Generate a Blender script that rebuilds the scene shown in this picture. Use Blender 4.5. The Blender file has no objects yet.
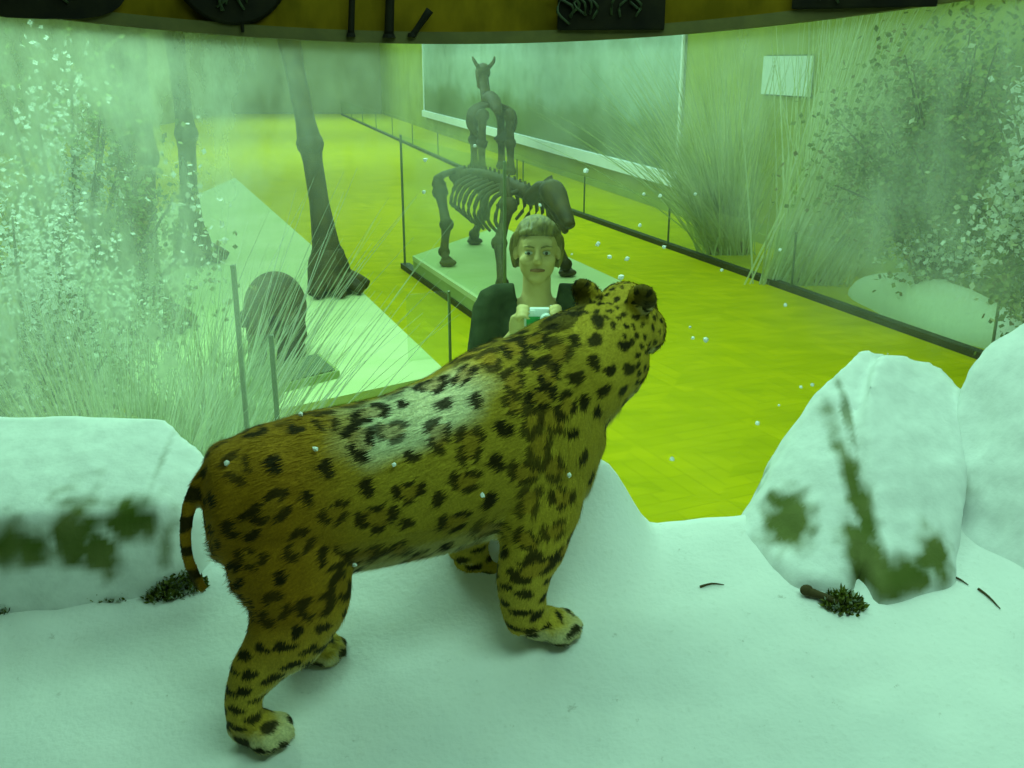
import bpy, bmesh, math, random
from mathutils import Vector, Matrix, noise
from mathutils.kdtree import KDTree
random.seed(7)
C = bpy.context.scene.collection
SC = bpy.context.scene
R = math.radians
def V(*a): return Vector(a)

# ------------------------------------------------------------------ camera
CAM_H, PITCH, FPX = 2.25, R(18), 995.0
cam_data = bpy.data.cameras.new('camera'); cam_data.sensor_width = 36; cam_data.lens = FPX / 1024 * 36
cam_data.clip_end = 200; cam_data.clip_start = .05
cam = bpy.data.objects.new('camera', cam_data); C.objects.link(cam)
cam.location = (0, 0, CAM_H); cam.rotation_euler = (R(90) - PITCH, 0, 0)
SC.camera = cam
CP, SP = math.cos(PITCH), math.sin(PITCH)
def ray(px, py):
    u, v = (px - 512) / FPX, (py - 384) / FPX
    return V(u, CP - v * SP, -SP - v * CP)
def P(px, py, y):                    # measured point: photo direction at a known distance into the room
    r = ray(px, py); return V(0, 0, CAM_H) + r * (y / r.y)
def G(px, py, z=0.0):                # measured point on a horizontal surface of height z
    r = ray(px, py); return V(0, 0, CAM_H) + r * ((z - CAM_H) / r.z)

# ------------------------------------------------------------------ materials
def new_mat(name):
    m = bpy.data.materials.new(name); m.use_nodes = True
    nt = m.node_tree; nt.nodes.clear()
    return m, nt, nt.nodes.new('ShaderNodeOutputMaterial')
def lnk(nt, a, b): nt.links.new(a, b)
def rgba(c): return (c[0], c[1], c[2], 1)
def ramp(nt, stops, fac):
    n = nt.nodes.new('ShaderNodeValToRGB'); e = n.color_ramp.elements
    while len(e) < len(stops): e.new(.5)
    for k, (p, c) in enumerate(stops): e[k].position = p; e[k].color = rgba(c)
    lnk(nt, fac, n.inputs[0]); return n.outputs[0]
def coords(nt, scale=(1, 1, 1), rot=(0, 0, 0), kind='Object'):
    t = nt.nodes.new('ShaderNodeTexCoord'); m = nt.nodes.new('ShaderNodeMapping')
    m.inputs['Scale'].default_value = scale; m.inputs['Rotation'].default_value = rot
    lnk(nt, t.outputs[kind], m.inputs[0]); return m.outputs[0]
def noisetex(nt, vec, scale, detail=4, rough=.55):
    n = nt.nodes.new('ShaderNodeTexNoise'); n.inputs['Scale'].default_value = scale
    n.inputs['Detail'].default_value = detail; n.inputs['Roughness'].default_value = rough
    lnk(nt, vec, n.inputs['Vector']); return n.outputs[0]
def mixc(nt, fac, a, b, mode='MIX'):
    n = nt.nodes.new('ShaderNodeMix'); n.data_type = 'RGBA'; n.blend_type = mode
    for s, x in ((n.inputs[0], fac), (n.inputs[6], a), (n.inputs[7], b)):
        if hasattr(x, 'links'): lnk(nt, x, s)
        elif isinstance(x, (int, float)): s.default_value = x
        else: s.default_value = rgba(x)
    return n.outputs[2]
def bsdf(nt, color, rough=.7, spec=.3, bump=None, bstr=.2, bdist=.01, **kw):
    b = nt.nodes.new('ShaderNodeBsdfPrincipled')
    if hasattr(color, 'links'): lnk(nt, color, b.inputs['Base Color'])
    else: b.inputs['Base Color'].default_value = rgba(color)
    b.inputs['Roughness'].default_value = rough; b.inputs['Specular IOR Level'].default_value = spec
    for k, v in kw.items(): b.inputs[k.replace('_', ' ')].default_value = v
    if bump is not None:
        n = nt.nodes.new('ShaderNodeBump'); n.inputs['Strength'].default_value = bstr; n.inputs['Distance'].default_value = bdist
        lnk(nt, bump, n.inputs['Height']); lnk(nt, n.outputs[0], b.inputs['Normal'])
    return b
def mat(name, a, b=None, scale=6, rough=.7, spec=.3, bstr=.15, bdist=.01, stretch=(1, 1, 1), lo=.35, hi=.65, **kw):
    m, nt, out = new_mat(name)
    b = b or tuple(x * .75 for x in a)
    n = noisetex(nt, coords(nt, stretch), scale)
    s = bsdf(nt, ramp(nt, [(lo, a), (hi, b)], n), rough, spec, n, bstr, bdist, **kw)
    lnk(nt, s.outputs[0], out.inputs[0]); return m
def mat_attr(name, rough=.8, spec=.2, scale=60, amt=.25, trans=0.0, translucent=0.0, sheen=0.0, bdist=.004, bstr=.3):
    """colour from the mesh's own 'Col' attribute (own colouring, with any painted highlight or shade), broken up by fine noise"""
    m, nt, out = new_mat(name)
    at = nt.nodes.new('ShaderNodeAttribute'); at.attribute_name = 'Col'
    n = noisetex(nt, coords(nt), scale)
    r = ramp(nt, [(.3, (1 - amt,) * 3), (.7, (1 + 0,) * 3)], n)
    col = mixc(nt, 1.0, at.outputs['Color'], r, 'MULTIPLY')
    s = bsdf(nt, col, rough, spec, n, bstr, bdist)
    if sheen: s.inputs['Sheen Weight'].default_value = sheen
    sh = s.outputs[0]
    if translucent:
        t = nt.nodes.new('ShaderNodeBsdfTranslucent'); lnk(nt, col, t.inputs[0])
        mx = nt.nodes.new('ShaderNodeMixShader'); mx.inputs[0].default_value = translucent
        lnk(nt, sh, mx.inputs[1]); lnk(nt, t.outputs[0], mx.inputs[2]); sh = mx.outputs[0]
    if trans:
        t = nt.nodes.new('ShaderNodeBsdfTransparent')
        mx = nt.nodes.new('ShaderNodeMixShader'); mx.inputs[0].default_value = trans
        lnk(nt, sh, mx.inputs[1]); lnk(nt, t.outputs[0], mx.inputs[2]); sh = mx.outputs[0]
    lnk(nt, sh, out.inputs[0]); return m

def snow_mat():
    m, nt, out = new_mat('snow')
    at = nt.nodes.new('ShaderNodeAttribute'); at.attribute_name = 'Col'
    co = coords(nt)
    n1 = noisetex(nt, co, 3.0, 6); n2 = noisetex(nt, co, 70, 3); n3 = noisetex(nt, co, 24, 5, .7)
    base = ramp(nt, [(.3, (.90, .90, .88)), (.7, (.78, .80, .79))], n1)
    speck = ramp(nt, [(.66, (1, 1, 1)), (.74, (.45, .42, .36))], n3)
    spots = ramp(nt, [(.60, (1, 1, 1)), (.9, (.75, .74, .7))], n2)
    c = mixc(nt, .55, base, speck, 'MULTIPLY'); c = mixc(nt, .5, c, spots, 'MULTIPLY')
    c = mixc(nt, 1.0, c, at.outputs['Color'], 'MULTIPLY')
    s = bsdf(nt, c, .9, .15, n2, .35, .006)
    lnk(nt, s.outputs[0], out.inputs[0]); return m

def parquet_mat():
    m, nt, out = new_mat('parquet')
    def bricks(rot):
        b = nt.nodes.new('ShaderNodeTexBrick'); b.offset = .5
        b.inputs['Color1'].default_value = (.57, .475, .003, 1); b.inputs['Color2'].default_value = (.48, .42, .003, 1)
        b.inputs['Mortar'].default_value = (.42, .365, .003, 1); b.inputs['Scale'].default_value = 1.0
        b.inputs['Mortar Size'].default_value = .004; b.inputs['Brick Width'].default_value = .62; b.inputs['Row Height'].default_value = .12
        lnk(nt, coords(nt, (1, 1, 1), (0, 0, rot)), b.inputs['Vector']); return b.outputs['Color']
    ck = nt.nodes.new('ShaderNodeTexChecker'); ck.inputs['Scale'].default_value = 1.6
    lnk(nt, coords(nt, (1, 1, 1), (0, 0, R(20))), ck.inputs['Vector'])
    col = mixc(nt, ck.outputs['Fac'], bricks(R(65)), bricks(R(-25)))
    n = noisetex(nt, coords(nt, (.5, 1.6, 1), (0, 0, R(20))), 3.5, 5)
    col = mixc(nt, .8, col, ramp(nt, [(.3, (.80, .84, .8)), (.7, (1.1, 1.06, 1))], n), 'MULTIPLY')
    s = bsdf(nt, col, .8, .03); lnk(nt, s.outputs[0], out.inputs[0]); return m

def clear_glass(name, tint=(.92, .97, .93), film=.0, filmcol=(.8, .85, .8), gloss=.04):
    m, nt, out = new_mat(name)
    t = nt.nodes.new('ShaderNodeBsdfTransparent'); t.inputs[0].default_value = rgba(tint)
    g = nt.nodes.new('ShaderNodeBsdfGlossy'); g.inputs['Roughness'].default_value = .08
    mx = nt.nodes.new('ShaderNodeMixShader'); mx.inputs[0].default_value = gloss
    lnk(nt, t.outputs[0], mx.inputs[1]); lnk(nt, g.outputs[0], mx.inputs[2]); sh = mx.outputs[0]
    if film:
        d = nt.nodes.new('ShaderNodeBsdfDiffuse'); d.inputs[0].default_value = rgba(filmcol)
        m2 = nt.nodes.new('ShaderNodeMixShader'); m2.inputs[0].default_value = film
        lnk(nt, sh, m2.inputs[1]); lnk(nt, d.outputs[0], m2.inputs[2]); sh = m2.outputs[0]
    lnk(nt, sh, out.inputs[0]); return m

def hazy_pane_mat():
    """clear glass with a painted haze veil: thick towards both ends of the pane, thin in the middle, in streaks"""
    m, nt, out = new_mat('hazy_glass')
    at = nt.nodes.new('ShaderNodeAttribute'); at.attribute_name = 'Col'   # r = painted haze density of the place
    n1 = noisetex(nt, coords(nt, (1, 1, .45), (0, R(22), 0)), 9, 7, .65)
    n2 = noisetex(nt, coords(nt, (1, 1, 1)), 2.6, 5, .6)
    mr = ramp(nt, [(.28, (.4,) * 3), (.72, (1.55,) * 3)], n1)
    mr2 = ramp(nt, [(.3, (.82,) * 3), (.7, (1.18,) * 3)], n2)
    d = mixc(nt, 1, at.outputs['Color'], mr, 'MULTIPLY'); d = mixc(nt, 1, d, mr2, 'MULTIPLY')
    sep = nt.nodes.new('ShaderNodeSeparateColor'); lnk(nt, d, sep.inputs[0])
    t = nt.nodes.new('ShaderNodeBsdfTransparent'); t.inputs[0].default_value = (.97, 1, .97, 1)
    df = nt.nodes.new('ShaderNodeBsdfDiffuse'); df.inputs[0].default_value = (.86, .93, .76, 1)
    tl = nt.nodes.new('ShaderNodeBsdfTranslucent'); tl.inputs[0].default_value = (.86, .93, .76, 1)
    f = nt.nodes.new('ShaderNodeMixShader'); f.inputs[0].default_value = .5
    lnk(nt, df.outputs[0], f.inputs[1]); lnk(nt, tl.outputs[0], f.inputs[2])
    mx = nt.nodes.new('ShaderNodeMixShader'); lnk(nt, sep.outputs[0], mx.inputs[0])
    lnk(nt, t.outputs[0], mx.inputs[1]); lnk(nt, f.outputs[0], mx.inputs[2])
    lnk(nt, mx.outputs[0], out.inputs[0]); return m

M = dict(
    snow=snow_mat(), parquet=parquet_mat(), pane=hazy_pane_mat(),
    fur=mat_attr('jaguar_fur', .75, .12, 220, .3), rockcol=mat_attr('rock_and_snow', .9, .12, 30, .12, bdist=.01),
    leaf=mat_attr('leaf', .8, .15, 30, .3, translucent=.35), grass=mat_attr('dry_grass', .8, .15, 20, .2, trans=.25, translucent=.3),
    bone=mat('dark_bone', (.085, .065, .012), (.04, .032, .008), 9, .6, .3),
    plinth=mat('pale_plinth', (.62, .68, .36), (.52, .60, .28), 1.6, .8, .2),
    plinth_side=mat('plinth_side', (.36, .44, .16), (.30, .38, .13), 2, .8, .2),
    wall=mat('olive_wall', (.40, .43, .10), (.32, .35, .075), 1.2, .9, .1),
    farwall=mat('grey_green_wall', (.30, .30, .14), (.22, .22, .10), .5, .9, .1),
    dark=mat('dark_channel', (.05, .045, .01), None, 8, .6),
    glass=clear_glass('barrier_glass', (.93, .97, .90), .03), edge=mat('glass_edge', (.10, .14, .05), None, 9, .3, .5),
    white=mat('white_board', (.86, .9, .9), (.82, .86, .86), 3, .8), paleframe=mat('pale_frame', (.92, .93, 1.0), (.88, .89, .97), 3, .7),
    tan=mat('tan_board', (.17, .105, .006), (.10, .066, .004), 14, .9, .02, stretch=(1, 1, .5)),
    trim=mat('dark_trim', (.10, .085, .02), (.07, .06, .015), 12, .7),
    black=mat('black_paint', (.012, .010, .004), (.006, .005, .003), 20, .75, .1), relief=mat('dull_green', (.022, .034, .008), (.012, .018, .005), 30, .6),
    skin=mat('skin', (.68, .54, .22), (.60, .46, .17), 14, .6, .25), hair=mat('light_brown_hair', (.30, .25, .05), (.12, .10, .018), 70, .5, .4, bstr=.6, stretch=(1, .3, .2)),
    shirt=mat('dark_shirt', (.055, .075, .03), (.035, .05, .02), 18, .9, .1), trousers=mat('dark_trousers', (.04, .05, .06), None, 10, .9, .1),
    shoe=mat('black_shoe', (.02, .02, .02), None, 10, .5), silver=mat('silver', (.85, .9, .9), (.7, .78, .75), 20, .35, .5),
    green=mat('green_grip', (.02, .32, .06), (.02, .22, .05), 20, .6), lens=mat('lens_glass', (.01, .012, .012), None, 8, .1, .6),
    eye=mat('eye', (.04, .03, .01), (.02, .02, .01), 20, .2, .5), lips=mat('lips', (.34, .17, .07), None, 20, .6),
    nose=mat('nose_leather', (.02, .014, .008), None, 40, .5), eyewhite=mat('eye_white', (.6, .6, .5), None, 20, .4),
    base=mat('case_base', (.10, .09, .03), (.06, .055, .02), 7, .7), twig=mat('twig', (.08, .06, .02), None, 30, .9),
    fleck=mat('dust_fleck', (.9, .92, .85), None, 30, .8),
)

# ------------------------------------------------------------------ mesh helpers
def link_mesh(name, bm, m, parent=None, smooth=False):
    me = bpy.data.meshes.new(name); bm.normal_update(); bm.to_mesh(me); bm.free()
    return link_me(name, me, m, parent, smooth)
def link_me(name, me, m, parent=None, smooth=False):
    me.materials.clear(); me.materials.append(m)
    if smooth: me.polygons.foreach_set('use_smooth', [True] * len(me.polygons))
    o = bpy.data.objects.new(name, me); C.objects.link(o)
    if parent: o.parent = parent
    return o
def tag(o, label, cat, group=None, kind=None):
    o['label'] = label; o['category'] = cat
    if group: o['group'] = group
    if kind: o['kind'] = kind
    return o
def structure(o, label=None):
    o['kind'] = 'structure'
    if label: o['label'] = label
    return o
def thing(name, label, cat, loc=(0, 0, 0), rz=0, group=None):
    o = bpy.data.objects.new(name, None); C.objects.link(o); o.location = loc; o.rotation_euler = (0, 0, rz)
    o.empty_display_size = .1
    return tag(o, label, cat, group)
def BM(): return bmesh.new()
def box(bm, c, s, rot=None, bevel=0):
    r = bmesh.ops.create_cube(bm, size=1); vs = r['verts']
    mt = Matrix.Translation(Vector(c)) @ (rot.to_4x4() if rot else Matrix()) @ Matrix.Diagonal((s[0], s[1], s[2], 1))
    bmesh.ops.transform(bm, matrix=mt, verts=vs)
    if bevel:
        es = {e for v in vs for e in v.link_edges}
        bmesh.ops.bevel(bm, geom=list(es), offset=bevel, segments=2, affect='EDGES', profile=.6)
def ell(bm, c, r, rot=None, u=20, v=14):
    q = bmesh.ops.create_uvsphere(bm, u_segments=u, v_segments=v, radius=1)
    if not hasattr(r, '__len__'): r = (r, r, r)
    bmesh.ops.transform(bm, matrix=Matrix.Translation(Vector(c)) @ (rot.to_4x4() if rot else Matrix()) @ Matrix.Diagonal((r[0], r[1], r[2], 1)), verts=q['verts'])
def catmull(pts, rad, n):
    if len(pts) < 3 or n <= 1: return pts, rad
    op, orr = [], []
    tup = [r if hasattr(r, '__len__') else (r, r) for r in rad]
    for i in range(len(pts) - 1):
        p0, p1, p2, p3 = pts[max(i - 1, 0)], pts[i], pts[i + 1], pts[min(i + 2, len(pts) - 1)]
        for k in range(n):
            t = k / n
            op.append(.5 * ((2 * p1) + (p2 - p0) * t + (2 * p0 - 5 * p1 + 4 * p2 - p3) * t * t + (3 * p1 - p0 - 3 * p2 + p3) * t ** 3))
            s = t * t * (3 - 2 * t)
            orr.append(tuple(a + (b - a) * s for a, b in zip(tup[i], tup[i + 1])))
    op.append(pts[-1]); orr.append(tup[-1]); return op, orr
def tube(bm, pts, rad, up=(0, 0, 1), seg=12, n=1, cap=True):
    """tube along pts; rad = r or (across, along-up) for each point"""
    pts = [Vector(p) for p in pts]
    if not hasattr(rad, '__len__'): rad = [rad] * len(pts)
    pts, rad = catmull(pts, rad, n)
    rings = []
    for i, p in enumerate(pts):
        t = (pts[min(i + 1, len(pts) - 1)] - pts[max(i - 1, 0)])
        t = t.normalized() if t.length > 1e-9 else V(0, 0, 1)
        u = Vector(up)
        if abs(u.normalized().dot(t)) > .97: u = V(1, 0, 0) if abs(t.x) < .9 else V(0, 1, 0)
        s = t.cross(u).normalized(); w = s.cross(t).normalized()
        r = rad[i] if hasattr(rad[i], '__len__') else (rad[i], rad[i])
        rings.append([bm.verts.new(p + s * (r[0] * math.cos(a)) + w * (r[1] * math.sin(a))) for a in [2 * math.pi * k / seg for k in range(seg)]])
    for a, b in zip(rings, rings[1:]):
        for k in range(seg): bm.faces.new((a[k], a[(k + 1) % seg], b[(k + 1) % seg], b[k]))
    if cap:
        bm.faces.new(list(reversed(rings[0]))); bm.faces.new(rings[-1])
def hull(bm, pts):
    vs = [bm.verts.new(p) for p in pts]
    r = bmesh.ops.convex_hull(bm, input=vs)
    bmesh.ops.delete(bm, geom=list({v for v in r['geom_unused'] + r['geom_interior'] if isinstance(v, bmesh.types.BMVert)}), context='VERTS')
def prism(bm, poly, z0, z1):
    a = [bm.verts.new((p[0], p[1], z0)) for p in poly]; b = [bm.verts.new((p[0], p[1], z1)) for p in poly]
    n = len(poly)
    bm.faces.new(list(reversed(a))); bm.faces.new(b)
    for k in range(n): bm.faces.new((a[k], a[(k + 1) % n], b[(k + 1) % n], b[k]))
def fused(bm, voxel, iters=5, factor=.5):
    """one continuous skin over the overlapping shapes in bm"""
    bmesh.ops.recalc_face_normals(bm, faces=bm.faces)
    me = bpy.data.meshes.new('tmp'); bm.to_mesh(me); bm.free()
    o = bpy.data.objects.new('tmp', me); C.objects.link(o)
    md = o.modifiers.new('r', 'REMESH'); md.mode = 'VOXEL'; md.voxel_size = voxel; md.use_smooth_shade = True
    if iters:
        s = o.modifiers.new('s', 'SMOOTH'); s.iterations = iters; s.factor = factor
    dg = bpy.context.evaluated_depsgraph_get(); dg.update()
    out = bpy.data.meshes.new_from_object(o.evaluated_get(dg))
    bpy.data.objects.remove(o); bpy.data.meshes.remove(me)
    return out
def paint(me, fn):
    """per-vertex colour"""
    a = me.color_attributes.new('Col', 'FLOAT_COLOR', 'POINT')
    vals = []
    for v in me.vertices: vals.extend((*fn(v.co, v.normal), 1.0))
    a.data.foreach_set('color', vals)
def lerp(a, b, t): return tuple(x + (y - x) * t for x, y in zip(a, b))
def sstep(a, b, x):
    t = max(0, min(1, (x - a) / (b - a))); return t * t * (3 - 2 * t)

# ------------------------------------------------------------------ display case
PC, PR = V(-.05, .5, 0), 2.35                     # the curved back pane of the case
def arc(x, off=0.0):
    rr = PR + off; return PC.y + math.sqrt(max(rr * rr - (x - PC.x) ** 2, 0))
ARC_A = [R(a) for a in range(22, 159, 2)]
def arc_pt(a, off=0.0): return V(PC.x + (PR + off) * math.cos(a), PC.y + (PR + off) * math.sin(a), 0)
def rim_z(x): return 2.293 + .062 * (x + .17) ** 2
def arc_strip(name, off0, off1, zlo, zhi, m, seg_z=1):
    bm = BM(); cols = []
    for a in ARC_A:
        p, q = arc_pt(a, off0), arc_pt(a, off1)
        lo, hi = zlo(p.x), zhi(p.x)
        zs = [lo + (hi - lo) * k / seg_z for k in range(seg_z + 1)]
        cols.append(([bm.verts.new((p.x, p.y, z)) for z in zs], [bm.verts.new((q.x, q.y, z)) for z in zs]))
    for (a, b), (c, d) in zip(cols, cols[1:]):
        for k in range(seg_z):
            bm.faces.new((a[k], a[k + 1], c[k + 1], c[k])); bm.faces.new((b[k], d[k], d[k + 1], b[k + 1]))
        bm.faces.new((a[0], c[0], d[0], b[0])); bm.faces.new((a[-1], b[-1], d[-1], c[-1]))
    for a, b in (cols[0], cols[-1]):
        for k in range(seg_z): bm.faces.new((a[k], b[k], b[k + 1], a[k + 1]))
    bmesh.ops.recalc_face_normals(bm, faces=bm.faces)
    return link_mesh(name, bm, m, None, False)
def film(co, n):                                  # density of the haze veil painted on the pane, by place
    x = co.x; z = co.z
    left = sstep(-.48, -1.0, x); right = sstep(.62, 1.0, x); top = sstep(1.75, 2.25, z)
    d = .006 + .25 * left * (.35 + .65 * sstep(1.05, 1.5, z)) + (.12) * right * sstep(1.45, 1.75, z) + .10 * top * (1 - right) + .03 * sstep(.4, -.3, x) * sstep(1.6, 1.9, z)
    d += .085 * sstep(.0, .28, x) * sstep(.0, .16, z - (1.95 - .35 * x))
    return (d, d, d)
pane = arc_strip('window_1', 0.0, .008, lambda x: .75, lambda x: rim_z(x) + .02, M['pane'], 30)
paint(pane.data, film); structure(pane, 'curved glass back pane of the display case with a painted haze veil')
structure(arc_strip('trim_1', -.035, .03, lambda x: rim_z(x), lambda x: rim_z(x) + .030, M['trim']), 'dark curved rail along the top of the glass')
structure(arc_strip('wall_header', -.012, .03, lambda x: rim_z(x) + .0301, lambda x: 2.95, M['tan']), 'tan board above the curved glass')

# snow ground of the diorama
def plane_z(x, y): return 1 + .082 * (x + .47) + .249 * (max(y, 1.25) - 1.6) - .06 * sstep(1.25, .7, y)
def ground_z(x, y):
    yc = 2.13 + .10 * sstep(.2, -.8, x)
    z = plane_z(x, min(y, yc + .05))
    z += .185 * sstep(.345, .20, x) * sstep(-.35, .05, x) * math.exp(-((y - 2.14) / .13) ** 2)
    z -= .55 * sstep(yc, yc + .42, y)
    z += .010 * noise.noise(V(x * 4, y * 4, 0)) + .005 * noise.noise(V(x * 13, y * 13, 3))
    return z
def make_ground():
    bm = BM(); nx, ny = 190, 130; x0, x1, y0 = -1.95, 1.95, .55
    grid = []
    for i in range(nx + 1):
        x = x0 + (x1 - x0) * i / nx; ymax = arc(x, -.02); row = []
        for j in range(ny + 1):
            y = y0 + (ymax - y0) * j / ny; row.append(bm.verts.new((x, y, ground_z(x, y))))
        grid.append(row)
    for i in range(nx):
        for j in range(ny): bm.faces.new((grid[i][j], grid[i + 1][j], grid[i + 1][j + 1], grid[i][j + 1]))
    edge = [g[0] for g in grid] + grid[-1][1:] + [g[-1] for g in reversed(grid[:-1])] + list(reversed(grid[0][1:-1]))
    low = [bm.verts.new((v.co.x, v.co.y, .55)) for v in edge]; n = len(edge)
    for k in range(n): bm.faces.new((edge[k], low[k], low[(k + 1) % n], edge[(k + 1) % n]))
    bm.faces.new(list(reversed(low)))
    bmesh.ops.recalc_face_normals(bm, faces=bm.faces)
    o = link_mesh('ground', bm, M['snow'], None, True); paint(o.data, lambda c, n: (1, 1, 1)); return o
structure(make_ground(), 'snow covered ground of the display case')
bm = BM(); pts = [(x / 10, arc(x / 10, -.02)) for x in range(-19, 20)]
prism(bm, [(-1.95, .55), (1.95, .55)] + [(x, y) for x, y in reversed(pts)], 0, .55)
structure(link_mesh('trim_2', bm, M['base']), 'dark base under the display case')

# ------------------------------------------------------------------ snow-covered rocks
BARE_SHADE, BARE_SHADE2, SNOW = (.085, .12, .018), (.19, .21, .07), (.86, .88, .87)
def rock(name, hulls, label, cat, patches, voxel=.0125, group=None, amp=.012, base_z=1.0):
    bm = BM()
    for h in hulls: hull(bm, [Vector(p) for p in h])
    me = fused(bm, voxel, 12, .5)
    for v in me.vertices:
        c = v.co
        d = amp * noise.fractal(c * 5, 1, 2, 3) + amp * .5 * noise.noise(c * 14)
        v.co = c + v.normal * d
    me.update()
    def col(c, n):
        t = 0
        for (q, rx, ry, rz, ang, s) in patches:      # bare stone, and painted crease and undercut shade, each an oval of its own
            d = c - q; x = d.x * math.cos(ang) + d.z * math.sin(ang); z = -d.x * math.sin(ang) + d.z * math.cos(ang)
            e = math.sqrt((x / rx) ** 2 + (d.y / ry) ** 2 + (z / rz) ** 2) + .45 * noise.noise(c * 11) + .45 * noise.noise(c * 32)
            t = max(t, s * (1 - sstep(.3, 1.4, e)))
        b = lerp(BARE_SHADE, BARE_SHADE2, .5 + .7 * noise.noise(c * 16))
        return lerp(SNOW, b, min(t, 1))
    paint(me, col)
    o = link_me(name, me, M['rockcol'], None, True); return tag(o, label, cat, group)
def lo(p, z=1.0): return V(p.x, p.y, z)
h1 = [P(733, 530, 2.11), P(742, 515, 2.25), P(767, 460, 2.30), P(824, 383, 2.36), P(862, 348, 2.42), P(888, 350, 2.45), P(848, 405, 2.26), P(845, 470, 2.16), P(850, 588, 1.87), P(800, 578, 1.91)]
h1 += [lo(p, .95) for p in (P(742, 527, 2.12), P(884, 357, 2.46), P(850, 588, 1.87), P(790, 572, 1.93), P(738, 530, 2.1), P(760, 500, 2.3))]
h2 = [P(854, 440, 2.19), P(866, 385, 2.26), P(880, 352, 2.38), P(914, 352, 2.40), P(945, 364, 2.38), P(966, 392, 2.3), P(965, 520, 2.02), P(955, 580, 1.88), P(880, 596, 1.84), P(862, 560, 1.95)]
h2 += [lo(p, .95) for p in (P(854, 440, 2.25), P(938, 370, 2.42), P(880, 596, 1.86), P(955, 580, 1.9))]
rock('boulder', [h1, h2], 'snow-capped grey boulder with bare stone and painted dark crease and undercut, right of the clearing', 'rock',
     [(P(797, 522, 2.02), .030, .3, .085, R(-38), 1.2), (P(853, 490, 2.08), .026, .3, .15, R(6), 1.1), (P(866, 560, 1.94), .045, .3, .08, R(16), 1.3),  # crease and undercut shade is painted in beside the bare stone
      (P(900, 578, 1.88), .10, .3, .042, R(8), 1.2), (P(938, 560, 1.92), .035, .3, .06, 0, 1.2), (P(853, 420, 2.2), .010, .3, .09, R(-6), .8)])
h3 = [P(945, 600, 1.98), P(958, 385, 2.28), P(985, 349, 2.30), P(1026, 320, 2.30), P(1090, 300, 2.15), P(1150, 330, 2.05), P(1160, 600, 1.7), P(1040, 640, 1.85), P(1000, 480, 2.05)]
h3 += [lo(p, .95) for p in (P(945, 600, 2.0), P(985, 349, 2.33), P(1090, 300, 2.18), P(1160, 600, 1.7), P(1040, 640, 1.87))]
rock('snow_bank', [h3], 'tall smooth snow bank at the far right, beside the boulder', 'snow bank', [(P(962, 480, 2.1), .02, .3, .05, 0, .45)], amp=.016)
h4 = [P(-60, 412, 2.36), P(90, 414, 2.36), P(168, 416, 2.34), P(190, 436, 2.30), P(217, 470, 2.22), P(206, 520, 2.10), P(160, 508, 2.05), P(100, 512, 2.03), P(-60, 520, 1.99), P(165, 560, 2.08), P(-60, 590, 2.02), P(130, 590, 2.03)]
h4 += [lo(p, .9) for p in (P(-60, 412, 2.4), P(168, 416, 2.36), P(217, 470, 2.25), P(165, 590, 2.03), P(-60, 600, 2.0))]
rock('rock_ledge', [h4], 'flat-topped rock ledge under snow with a bare dark front, left of the jaguar', 'rock',
     [(P(20, 545, 2.02), .15, .25, .065, 0, 1.0), (P(70, 540, 2.02), .06, .25, .085, 0, 1.3), (P(100, 550, 2.03), .05, .25, .07, 0, 1.2), (P(135, 525, 2.05), .08, .25, .05, R(12), 1.3), (P(172, 535, 2.09), .02, .2, .06, R(-8), .8), (P(155, 470, 2.15), .006, .2, .05, 0, .4)], amp=.008)

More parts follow.
